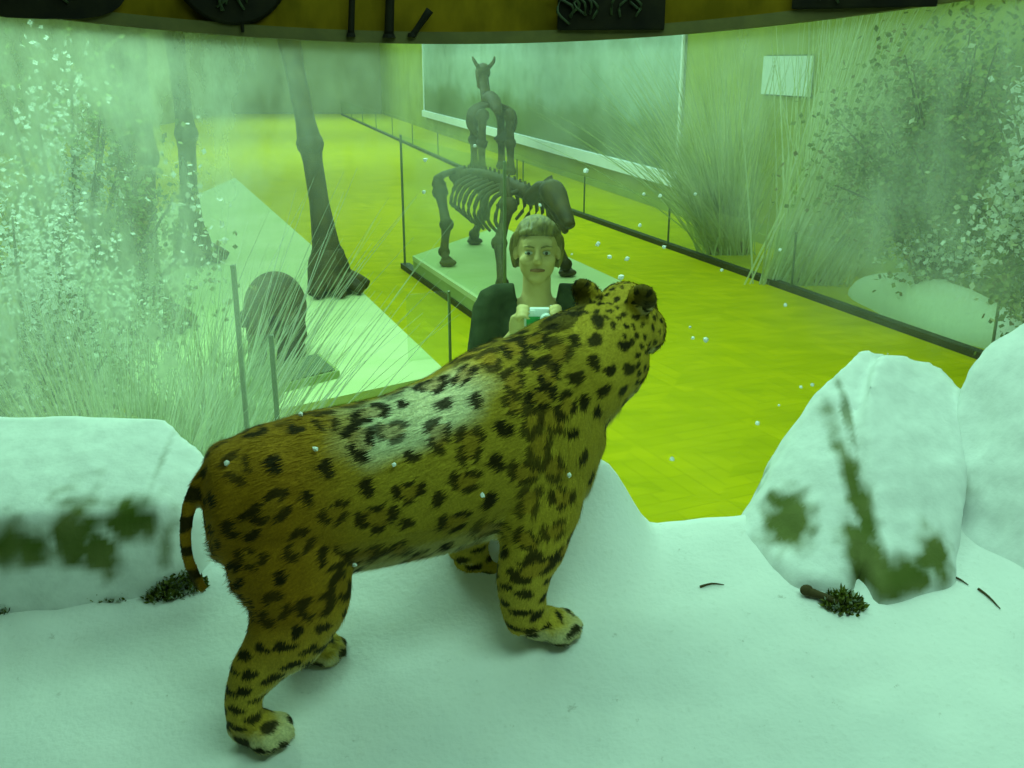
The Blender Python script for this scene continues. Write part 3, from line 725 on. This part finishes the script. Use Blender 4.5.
def skeleton_mount(name, label, foot, h, ang, hump=1.0):
    """a second, heavier skeleton further down the hall"""
    t = thing(name, label, 'skeleton', foot, ang)
    b = BM(); tube(b, [V(-.9, 0, h * .72), V(-.4, 0, h * .82), V(.2, 0, h * .86), V(.7, 0, h * .80)], [.08, .14, .15, .13], seg=10, n=4); link_mesh('spine', b, M['bone'], t, True)
    b = BM()
    for k in range(7):
        x = -.4 + k * .16
        for s in (-1, 1): tube(b, [V(x, 0, h * .82), V(x, s * .38, h * .72), V(x, s * .42, h * .52), V(x + .05, s * .15, h * .36)], [.04, .04, .035, .03], seg=6, n=3)
    link_mesh('ribcage', b, M['bone'], t, True)
    for x in (-.6, .55):
        for s in (-1, 1):
            b = BM(); bone(b, (x, s * .28, h * .68), (x + .06, s * .3, h * .36), .10, .09); bone(b, (x + .06, s * .3, h * .36), (x, s * .3, .08), .085, .085); ell(b, (x + .04, s * .3, .06), (.15, .12, .06)); link_mesh('leg', b, M['bone'], t, True)
    b = BM(); tube(b, [V(.6, 0, h * .8), V(.95, 0, h * .98), V(1.1, 0, h * 1.12)], [.13, .11, .1], seg=10, n=4); link_mesh('neck', b, M['bone'], t, True)
    b = BM(); tube(b, [V(1.02, 0, h * 1.14), V(1.25, 0, h * 1.16), V(1.6, 0, h * .98)], [(.14, .15), (.16, .17), (.08, .09)], seg=12, n=4)
    for s in (-1, 1): tube(b, [V(1.1, s * .1, h * 1.2), V(1.0, s * .2, h * 1.27), V(1.1, s * .24, h * 1.33)], [.05, .04, .02], seg=8, n=3)
    link_mesh('skull', b, M['bone'], t, True)
    return t
q = G(492, 172)
skeleton_mount('animal_skeleton', 'dark horned skeleton further back, in front of the framed picture', q, 1.75, R(100))
def tower():
    """the towering skeleton: its thick legs stand on the big plinth, its body rises above the header board"""
    feet = [G(330, 292, HB), G(150, 330, HB), G(194, 262, HB), G(112, 300, HB)]
    feet[3] = P(114, 200, 7.5); feet[3].z = HB
    c = V(sum(f.x for f in feet) / 4, sum(f.y for f in feet) / 4, HB)
    t = thing('animal_skeleton', 'towering dark skeleton with thick leg bones on the big pale plinth, left', 'skeleton', c)
    H = 2.75
    for k, f in enumerate(feet):
        f = f - c; f.z = 0; top = V(f.x * .75, f.y * .75, H - .25); kn = f.lerp(top, .52) + V(.05, -.03, 0)
        b = BM()
        bone(b, top, kn, .11, .085); bone(b, kn, f + V(0, 0, .30), .085, .12, 1.3)
        tube(b, [f + V(0, 0, .40), f + V(.0, 0, .22), f + V(.02, -.02, .03)], [(.13, .13), (.19, .19), (.24, .22)], seg=12, n=3)
        for a in range(5):
            an = R(-100 + a * 38); d = V(math.cos(an), math.sin(an), 0)
            tube(b, [f + d * .12 + V(0, 0, .16), f + d * .26 + V(0, 0, .09), f + d * .34 + V(0, 0, .045)], [.07, .06, .045], seg=8, n=2)
        link_mesh('leg', b, M['bone'], t, True)
    ax = V(.35, .93, 0).normalized()
    b = BM(); tube(b, [ax * -1.5 + V(0, 0, H - .1), ax * -.6 + V(0, 0, H + .35), ax * .4 + V(0, 0, H + .45), ax * 1.4 + V(0, 0, H + .2)], [.12, .17, .18, .14], seg=10, n=4); link_mesh('spine', b, M['bone'], t, True)
    sd = V(-ax.y, ax.x, 0); b = BM()
    for k in range(8):
        q = ax * (-.7 + .2 * k) + V(0, 0, H + .38)
        for s in (-1, 1): tube(b, [q, q + sd * s * .6 + V(0, 0, -.2), q + sd * s * .75 + V(0, 0, -.55), q + sd * s * .55 + V(0, 0, -.8)], [.05, .05, .045, .035], seg=6, n=3)
    link_mesh('ribcage', b, M['bone'], t, True)
    b = BM(); q = ax * -1.75 + V(0, 0, H + .3); ell(b, q, (.42, .36, .42))
    tube(b, [q + V(.1, 0, -.2), q - ax * .4 + V(0, 0, -.5)], [.24, .16], seg=12); link_mesh('skull', b, M['bone'], t, True)
tower()
def tusked_skull():
    p = G(280, 368, HB); t = thing('animal_skull', 'dark brown tusked skull set upright on the big pale plinth', 'skull', p, R(-20))
    b = BM(); ell(b, (0, 0, .42), (.20, .22, .24)); ell(b, (.02, -.08, .28), (.16, .18, .22)); tube(b, [V(0, -.10, .30), V(.02, -.20, .14), V(.02, -.24, .05)], [(.15, .13), (.11, .09), (.08, .06)], seg=14, n=3)
    for q in (-1, 1): ell(b, (q * .15, -.08, .36), (.07, .10, .06)); tube(b, [V(q * .14, .02, .34), V(q * .17, .0, .16), V(q * .12, -.08, .03)], [.06, .05, .05], seg=10, n=3)
    link_me('cranium', fused(b, .016, 4, .5), M['bone'], t, True)
    for q in (-1, 1):
        b = BM(); tube(b, [V(q * .09, -.20, .22), V(q * .15, -.32, .12), V(q * .20, -.40, .16), V(q * .22, -.42, .26)], [.034, .030, .022, .008], seg=10, n=4); link_mesh('tusk', b, M['plinth'], t, True)
    for q in (-1, 1):
        b = BM(); ell(b, (q * .12, -.205, .37), (.045, .03, .05)); link_mesh('eye_socket', b, M['black'], t, True)
tusked_skull()

# ---------------------------------------------------------------- the visitor
def person():
    x0, y0 = P(537, 250, 3.5).x, 3.5
    t = thing('person', 'person in dark short-sleeved top holding a small camera up, facing us behind the glass', 'person', (x0, y0, 0))
    HT = 1.725; F = V(0, -1, 0)
    # skin: head, neck, arms, hands
    b = BM(); hc = V(0, 0, HT - .112)
    ell(b, hc + V(0, .01, .022), (.074, .092, .090)); ell(b, hc + V(0, -.03, -.04), (.064, .060, .070)); ell(b, hc + V(0, -.055, -.086), (.036, .028, .024))
    ell(b, hc + V(0, -.070, .035), (.056, .022, .03)); tube(b, [hc + V(0, -.085, .02), hc + V(0, -.108, -.022)], [.010, .016], seg=10); ell(b, hc + V(0, -.100, -.026), (.019, .014, .011))
    for s in (-1, 1):
        ell(b, hc + V(s * .040, -.066, -.025), (.024, .022, .022)); ell(b, hc + V(s * .077, .01, -.01), (.009, .02, .03)); ell(b, hc + V(s * .030, -.082, .022), (.024, .012, .008))
    tube(b, [V(0, .02, 1.38), V(0, .015, 1.46), V(0, .0, 1.54)], [(.085, .06), (.052, .052), (.050, .056)], up=(0, 1, 0), seg=14, n=3)
    ell(b, V(0, .025, 1.395), (.12, .055, .045)); ell(b, V(0, .0, 1.34), (.12, .075, .08))
    hands = []
    for s in (-1, 1):
        sh, el, wr = V(s * .175, .01, 1.41), V(s * .215, -.10, 1.13), V(s * .075, -.305, 1.385)
        tube(b, [sh, sh.lerp(el, .5), el], [.048, .044, .037], seg=12, n=3); tube(b, [el, el.lerp(wr, .35), wr], [.037, .040, .026], seg=12, n=3)
        pm = wr + V(-s * .010, -.02, .045); tube(b, [wr, pm, pm + V(-s * .004, -.012, .03)], [(.026, .018), (.036, .015), (.034, .013)], up=(s * .3, 1, 0), seg=12, n=3)
        for k in range(4):    # fingers curl round the camera from the sides and front
            L = (.9, 1.0, .95, .8)[k]; r0 = pm + V(-s * .002, .012 - .018 * k + .0, .032 - .006 * k)
            r1 = r0 + V(s * .004, -.018, .024 * L); r2 = r1 + V(-s * .016, -.016, .010 * L); r3 = r2 + V(-s * .016, -.002, -.006)
            tube(b, [r0, r1, r2, r3], [.009, .0088, .008, .0068], seg=8, n=2); ell(b, r3, .0068, None, 8, 6)
        th0 = pm + V(-s * .01, .018, .0); tube(b, [th0, th0 + V(-s * .022, .014, .022), th0 + V(-s * .040, .008, .036)], [.011, .010, .008], seg=8, n=2)
        hands.append(pm)
    # torso, hips and legs under the clothes
    tube(b, [V(0, .0, .86), V(0, .0, 1.05), V(0, .0, 1.22), V(0, .01, 1.36)], [(.16, .105), (.13, .09), (.145, .095), (.15, .085)], up=(0, 1, 0), seg=18, n=3)
    for s in (-1, 1):
        tube(b, [V(s * .085, 0, .90), V(s * .09, -.01, .50), V(s * .09, .01, .10)], [.075, .055, .038], seg=12, n=4); tube(b, [V(s * .09, .03, .05), V(s * .095, -.15, .035)], [.035, .025], seg=10)
    me = fused(b, .0062, 3, .4); link_me('body', me, M['skin'], t, True)
    for s in (-1, 1):
        b = BM(); ell(b, hc + V(s * .031, -.079, .003), (.014, .008, .007)); e = link_mesh('eye', b, M['eyewhite'], t, True)
        b = BM(); ell(b, hc + V(s * .031, -.086, .003), (.006, .004, .006)); link_mesh('iris', b, M['eye'], e, True)
        b = BM(); tube(b, [hc + V(s * .012, -.094, .023), hc + V(s * .03, -.095, .029), hc + V(s * .05, -.082, .024)], [.003, .0035, .002], seg=6, n=3); link_mesh('eyebrow', b, M['hair'], t, True)
    b = BM(); tube(b, [hc + V(-.024, -.083, -.058), hc + V(0, -.094, -.056), hc + V(.024, -.083, -.058)], [.004, .007, .004], seg=8, n=3); link_mesh('lips', b, M['lips'], t, True)
    # hair: short, swept back, over crown, sides and back
    b = BM(); ell(b, hc + V(0, .028, .036), (.082, .092, .085)); ell(b, hc + V(0, .05, -.01), (.08, .075, .09)); ell(b, hc + V(0, -.018, .078), (.070, .066, .042))
    for s in (-1, 1): tube(b, [hc + V(s * .050, -.045, .085), hc + V(s * .084, -.01, .04), hc + V(s * .086, .02, -.02), hc + V(s * .075, .04, -.07)], [.012, .012, .012, .010], seg=10, n=3)
    tube(b, [hc + V(-.062, -.055, .064), hc + V(-.02, -.078, .080), hc + V(.062, -.052, .068)], [.010, .013, .010], seg=10, n=3)
    me = fused(b, .0055, 3, .4)
    for v in me.vertices: v.co += v.normal * .0022 * noise.noise(V(v.co.x * 160, v.co.y * 30, v.co.z * 30))
    link_me('hair', me, M['hair'], t, True)
    # shirt with short sleeves and a scooped neck
    b = BM()
    tube(b, [V(0, .0, .84), V(0, .0, 1.05), V(0, -.0, 1.22), V(0, .01, 1.32), V(0, .022, 1.42)], [(.175, .12), (.15, .105), (.165, .115), (.168, .105), (.14, .07)], up=(0, 1, 0), seg=24, n=4)
    for s in (-1, 1):
        sh, el = V(s * .165, .012, 1.42), V(s * .215, -.10, 1.13); tube(b, [V(s * .075, .02, 1.445), sh, sh.lerp(el, .3), sh.lerp(el, .72)], [.045, .058, .060, .056], seg=14, n=3)
    me = fused(b, .0075, 4, .5)
    bm2 = BM(); bm2.from_mesh(me); cut = [f for f in bm2.faces if (lambda c: (c.x / .072) ** 2 + ((c.z - 1.455) / .09) ** 2 < 1 and c.y < .06)(f.calc_center_median())]
    bmesh.ops.delete(bm2, geom=cut, context='FACES'); bm2.to_mesh(me); bm2.free()
    link_me('shirt', me, M['shirt'], t, True)
    b = BM(); tube(b, [V(0, 0, .78), V(0, 0, .90)], [(.165, .115), (.165, .115)], up=(0, 1, 0), seg=18)
    for s in (-1, 1): tube(b, [V(s * .085, 0, .85), V(s * .09, -.005, .5), V(s * .09, .01, .08)], [.088, .070, .060], seg=14, n=4)
    link_me('trousers', fused(b, .012, 4, .5), M['trousers'], t, True)
    for s in (-1, 1):
        b = BM(); tube(b, [V(s * .09, .05, .05), V(s * .09, 0, .05), V(s * .095, -.10, .04), V(s * .098, -.19, .03)], [(.038, .048), (.042, .05), (.046, .04), (.036, .028)], seg=12, n=3); link_mesh('shoe', b, M['shoe'], t, True)
    # the camera in the hands, a thing of its own
    cm = thing('camera', 'small silver camera with green front held up by the person', 'camera', (x0 + .008, y0 - .345, 1.455))
    b = BM(); box(b, (0, 0, 0), (.115, .030, .062), None, .008); link_mesh('body', b, M['silver'], cm)
    b = BM(); box(b, (-.005, -.017, -.012), (.09, .010, .034), None, .004); link_mesh('front_cover', b, M['green'], cm)
    b = BM(); tube(b, [V(.015, -.015, -.004), V(.015, -.040, -.004)], [.022, .020], seg=20); l = link_mesh('lens_barrel', b, M['silver'], cm)
    b = BM(); tube(b, [V(.015, -.0401, -.004), V(.015, -.042, -.004)], [.015, .015], seg=20); link_mesh('lens', b, M['lens'], l)
    b = BM(); box(b, (-.034, -.017, .021), (.024, .008, .012), None, .002); link_mesh('flash', b, M['white'], cm)
    b = BM(); tube(b, [V(.035, 0, .031), V(.035, 0, .038)], [.008, .008], seg=14); link_mesh('shutter_button', b, M['silver'], cm)
person()

# ---------------------------------------------------------------- plants behind the glass
def grass_tuft(label, foot, spread, n, lens, seed, w=.006, cols=((.62, .68, .44), (.44, .50, .24), (.78, .82, .62)), bias=0.0, depth=.35):
    """one tuft of dry grass: long arching blades"""
    rnd = random.Random(seed); t = thing('dry_grass_tuft', label, 'grass', foot)
    b = BM(); lay = b.verts.layers.float_color.new('Col')
    for k in range(n):
        a = rnd.gauss(bias, spread); dy = rnd.gauss(0, depth); L = rnd.uniform(*lens); col = rnd.choice(cols); j = rnd.uniform(.8, 1.15); col = tuple(c * j for c in col)
        d = V(math.sin(a), dy * .5, math.cos(a)).normalized(); bend = V(math.sin(a) * rnd.uniform(.1, .6), dy * .3, -rnd.uniform(.05, .35))
        p0 = V(rnd.gauss(0, .05) * lens[1], rnd.gauss(0, .04), 0); s = V(1, 0, 0) if abs(d.x) < .8 else V(0, 0, 1)
        s = (s - d * s.dot(d)).normalized(); pr = None
        for i in range(7):
            u = i / 6; c = p0 + d * L * u + bend * L * u * u * .5; ww = w * (1 - u * .92) * (1 if i else .7)
            q = (b.verts.new(c - s * ww), b.verts.new(c + s * ww))
            for v in q: v[lay] = (*col, 1)
            if pr: b.faces.new((pr[0], pr[1], q[1], q[0]))
            pr = q
    me = bpy.data.meshes.new('blades'); b.to_mesh(me); b.free(); link_me('blades', me, M['grass'], t)
    b = BM(); ell(b, (0, 0, .02 * lens[1]), (.09 * lens[1], .05, .05 * lens[1]), None, 12, 8); link_mesh('crown', b, M['twig'], t, True)
    return t
def bush(label, foot, size, n, leafsize, seed, cols, snowy=0.0, snow_at=None, name='snowy_bush'):
    rnd = random.Random(seed); t = thing(name, label, 'bush', foot)
    b = BM(); tips = []
    for k in range(26):
        a = rnd.uniform(0, 6.28); h = rnd.uniform(.55, 1.0); r = rnd.uniform(.2, 1)
        e = V(math.cos(a) * size[0] * r, math.sin(a) * size[1] * r, size[2] * h * (1 - .25 * r)); m_ = e * .5 + V(0, 0, size[2] * .12)
        tube(b, [V(0, 0, 0), m_, e], [.008 * size[2], .006 * size[2], .002 * size[2]], seg=6, n=3); tips.append((m_, e))
    link_mesh('branches', b, M['twig'], t, True)
    b = BM(); lay = b.verts.layers.float_color.new('Col')
    for k in range(n):
        m_, e = rnd.choice(tips); u = rnd.uniform(-.75, 1.08); c = m_.lerp(e, u) + V(rnd.gauss(0, .17) * size[0], rnd.gauss(0, .17) * size[1], rnd.gauss(0, .09) * size[2])
        if c.z < .03: continue
        sn = noise.noise(V(c.x * 3.2 + seed, c.y * 3.2, c.z * 3.2) / max(size[2] / 2, .4)) + .35 * snowy
        if snow_at is not None: sn = .5 - (V((c.x - snow_at[0].x) / snow_at[1], 0, (c.z - snow_at[0].z) / snow_at[2])).length * .6 + .25 * noise.noise(c * 4)
        col = (.88, .92, .86) if sn > .12 + rnd.gauss(0, .12) else rnd.choice(cols)
        d = V(rnd.gauss(0, 1), rnd.gauss(0, 1), rnd.gauss(0, .7)).normalized(); s = d.orthogonal().normalized()
        s = (Matrix.Rotation(rnd.uniform(0, 6.28), 3, d) @ s) * leafsize * .42; L = leafsize * rnd.uniform(.6, 1.3)
        vs = [b.verts.new(c), b.verts.new(c + d * L * .5 + s), b.verts.new(c + d * L), b.verts.new(c + d * L * .5 - s)]
        for v in vs: v[lay] = (*col, 1)
        b.faces.new(vs)
    me = bpy.data.meshes.new('foliage'); b.to_mesh(me); b.free(); link_me('foliage', me, M['leaf'], t)
    return t
GC = ((.20, .26, .05), (.28, .34, .09), (.13, .17, .03), (.36, .42, .16), (.24, .20, .06))
# left, just behind the pane
def floor_at(px, y): p = P(px, 300, y); p.z = 0; return p
bush('frosted bush with white leaves at the far left, behind the rock ledge', floor_at(10, 4.1), (.62, .35, 1.78), 15000, .028, 3, GC, 2.0)
bush('dark leafy shrub behind the frosted bush, reaching to the header board', floor_at(70, 5.2), (.75, .4, 2.35), 11000, .036, 5, GC, -.3, None, 'leafy_shrub')
f = floor_at(95, 3.5)
grass_tuft('upright dry grass tuft just behind the rock ledge', V(f.x, f.y, .0), .20, 420, (1.35, 1.95), 21, .0045)
f = floor_at(150, 3.9)
grass_tuft('long pale grass sweeping right behind the rock ledge', V(f.x, f.y, .0), .10, 130, (1.3, 2.1), 22, .006, ((.66, .72, .56), (.56, .62, .40), (.84, .88, .76)), .36)
f = floor_at(205, 4.4)
grass_tuft('green-brown grass tuft between the rock ledge and the jaguar rump', V(f.x, f.y, .0), .15, 240, (.95, 1.35), 23, .006, ((.30, .33, .04), (.22, .25, .03), (.40, .42, .10)))
# right, along the wall
def wall_foot(px, py, off): p = wall_hit(px, py, off); p.z = 0; return p
bp = wall_foot(935, 292, .48)
bed = thing('snow_bed', 'low heap of snow around the foot of the mottled bush by the olive wall', 'snow heap', bp)
bm = BM(); ell(bm, (0, 0, -.02), (.34, 1.2, .40), Matrix.Rotation(math.atan2(WD.y, WD.x) - R(90), 3, 'Z'), 32, 16)
me = bpy.data.meshes.new('x'); bm.to_mesh(me); bm.free()
for v in me.vertices: v.co += v.normal * .05 * noise.noise(v.co * 3)
paint(me, lambda c, n: (.8, .84, .78)); link_me('mound', me, M['rockcol'], bed, True)
p = wall_foot(935, 292, .48)
bush('tall mottled bush with a snow patch, right of the pampas grass', p, (1.15, .38, 2.75), 15000, .058, 8, GC, 0, (V(.0, 0, .55), .62, .42))
p = wall_foot(1040, 320, .9)
bush('green bush at the right edge of the hall, beyond the snow bank', p, (.9, .5, 2.5), 7000, .055, 9, GC, .35)
p = wall_foot(806, 266, .8)
grass_tuft('tall fan of pale pampas grass before the olive wall, below the notice board', p, .13, 760, (1.9, 3.7), 31, .013, ((.72, .78, .46), (.60, .66, .30), (.86, .90, .64)), .25)
p = wall_foot(728, 238, .8)
grass_tuft('thinner olive grass fan between the picture and the pampas grass', p, .24, 330, (1.4, 2.9), 32, .012, ((.48, .54, .20), (.38, .44, .12), (.60, .64, .32)), -.26)
# ---------------------------------------------------------------- things on the header board
def head_pt(px, py, off=.03):
    r = ray(px, py); y = 2.8
    for _ in range(12): y = arc(r.x * y / r.y, -.012 - off)
    return V(0, 0, CAM_H) + r * (y / r.y)
def facing(p): return math.atan2(p.y - PC.y, p.x - PC.x) - R(90)
def relief_twigs(t, w, h, seed, z0=0.0, n=9):
    rnd = random.Random(seed); b = BM()
    for k in range(n):
        x = rnd.uniform(-w * .4, w * .4); z = z0 + rnd.uniform(.0, h * .5)
        tube(b, [V(x, -.016, z), V(x + rnd.gauss(0, .02), -.020, z + .03), V(x + rnd.gauss(0, .04), -.016, z + .06)], [.003, .004, .0015], seg=6, n=3)
    link_mesh('leaf_relief', b, M['relief'], t, True)
p = head_pt(235, 25); t = thing('round_plaque', 'round black plaque on a short peg, left of the three stakes on the tan board', 'plaque', p, facing(p))
b = BM(); q = bmesh.ops.create_cone(b, cap_ends=True, segments=48, radius1=.150, radius2=.142, depth=.022)
bmesh.ops.transform(b, matrix=Matrix.Translation((0, 0, .148)) @ Matrix.Rotation(R(90), 4, 'X') @ Matrix.Diagonal((1, 1, 1, 1)), verts=q['verts']); link_mesh('disc', b, M['black'], t)
b = BM(); tube(b, [V(.018, -.004, -.018), V(.018, -.004, .03)], [.004, .006], seg=8); link_mesh('peg', b, M['black'], t); relief_twigs(t, .12, .06, 4, .03, 6)
p = head_pt(45, 19); t = thing('oval_plaque', 'wide black plaque with rounded corner at the left end of the tan board', 'plaque', p, facing(p))
b = BM(); vs = []
for y in (-.012, .012):
    for k in range(28):
        a = 2 * math.pi * k / 28; ca, sa = math.cos(a), math.sin(a)
        vs.append(b.verts.new((math.copysign(abs(ca) ** .6, ca) * .20, y, .13 + math.copysign(abs(sa) ** .6, sa) * .13)))
bmesh.ops.convex_hull(b, input=vs); link_mesh('board', b, M['black'], t); relief_twigs(t, .3, .08, 6, .02, 8)
for (x0, y0, x1, label) in ((557, 30, 664, 'square black plaque with leafy relief near the middle of the tan board'), (790, 8, 935, 'wide black plaque at the right end of the tan board')):
    p = head_pt((x0 + x1) / 2, y0); w = (head_pt(x1, y0) - head_pt(x0, y0)).length
    t = thing('square_plaque', label, 'plaque', p, facing(p)); b = BM(); box(b, (0, 0, .12), (w, .02, .24), None, .004); link_mesh('board', b, M['black'], t); relief_twigs(t, w, .08, x0, .01, 12)
for (a, c, label) in (((351, 36), (352, 0), 'left upright of the three dark stakes on the tan board'), ((389, 37), (390, 0), 'thicker middle one of the three dark stakes on the tan board'), ((412, 36), (430, 10), 'slanting right one of the three dark stakes on the tan board')):
    p, q = head_pt(*a), head_pt(*c); d = q - p; t = thing('stake', label, 'stake', p); w = .016 if a[0] == 389 else .011
    top = d * (1.0 if a[0] == 412 else 3.0)
    b = BM(); tube(b, [V(0, 0, 0), top * .3, top], [w * .8, w * .75, w], seg=10, n=3); link_mesh('shaft', b, M['black'], t, True)
    b = BM(); tube(b, [V(0, 0, -.002), V(0, 0, .008)], [w * 1.15, w * .9], seg=10); link_mesh('foot', b, M['black'], t)

# ------------------------------------------------------------------ light
def area(name, loc, size, power, col, target=None, sy=None, spread=None):
    l = bpy.data.lights.new(name, 'AREA'); l.energy = power; l.color = col; l.shape = 'RECTANGLE'; l.size = size; l.size_y = sy or size
    if spread: l.spread = spread
    o = bpy.data.objects.new(name, l); C.objects.link(o); o.location = loc
    d = (Vector(target) - Vector(loc)) if target is not None else V(0, 0, -1)
    o.rotation_euler = d.to_track_quat('-Z', 'Y').to_euler(); return o
MINT = (.48, 1.0, .715)
area('case_lamp', (.1, 2.40, 3.4), 1.8, 14.5, MINT, (0.05, 1.8, 1), .6)
area('front_fill', (.85, .9, 3.6), 1.8, 34, MINT, (.5, 1.8, 1.1), .8)  # unseen fill, added to brighten the front snow and near flank
sp = bpy.data.lights.new('added_back_spot', 'SPOT'); sp.energy = 80; sp.color = (.62, 1, .72); sp.spot_size = R(9.5); sp.spot_blend = .9; sp.shadow_soft_size = .06  # unseen spot, added to brighten the jaguar's back
so = bpy.data.objects.new('added_back_spot', sp); C.objects.link(so); so.location = (-.35, 2.45, 3.1)
so.rotation_euler = (V(-.085, 1.77, 1.66) - so.location).to_track_quat('-Z', 'Y').to_euler()
for k, (x, y, s, e) in enumerate(((1.0, 7, 5, 175), (-3.5, 9, 5, 140), (-2.4, 4.6, 2.5, 270), (0, 16, 7, 430), (-5, 26, 9, 700), (-6, 38, 9, 700))):  # the smallest, over the left plants, is added to brighten them
    area('hall_light', (x, y, 4.9), s, e, MINT)
w = bpy.data.worlds.new('world'); SC.world = w; w.use_nodes = True
w.node_tree.nodes['Background'].inputs[0].default_value = (.45, 1, .55, 1); w.node_tree.nodes['Background'].inputs[1].default_value = .06
SC.cycles.transparent_max_bounces = 24
SC.view_settings.view_transform = 'Standard'; SC.view_settings.look = 'None'; SC.view_settings.exposure = 0; SC.view_settings.gamma = 1
SC.view_settings.use_curve_mapping = False
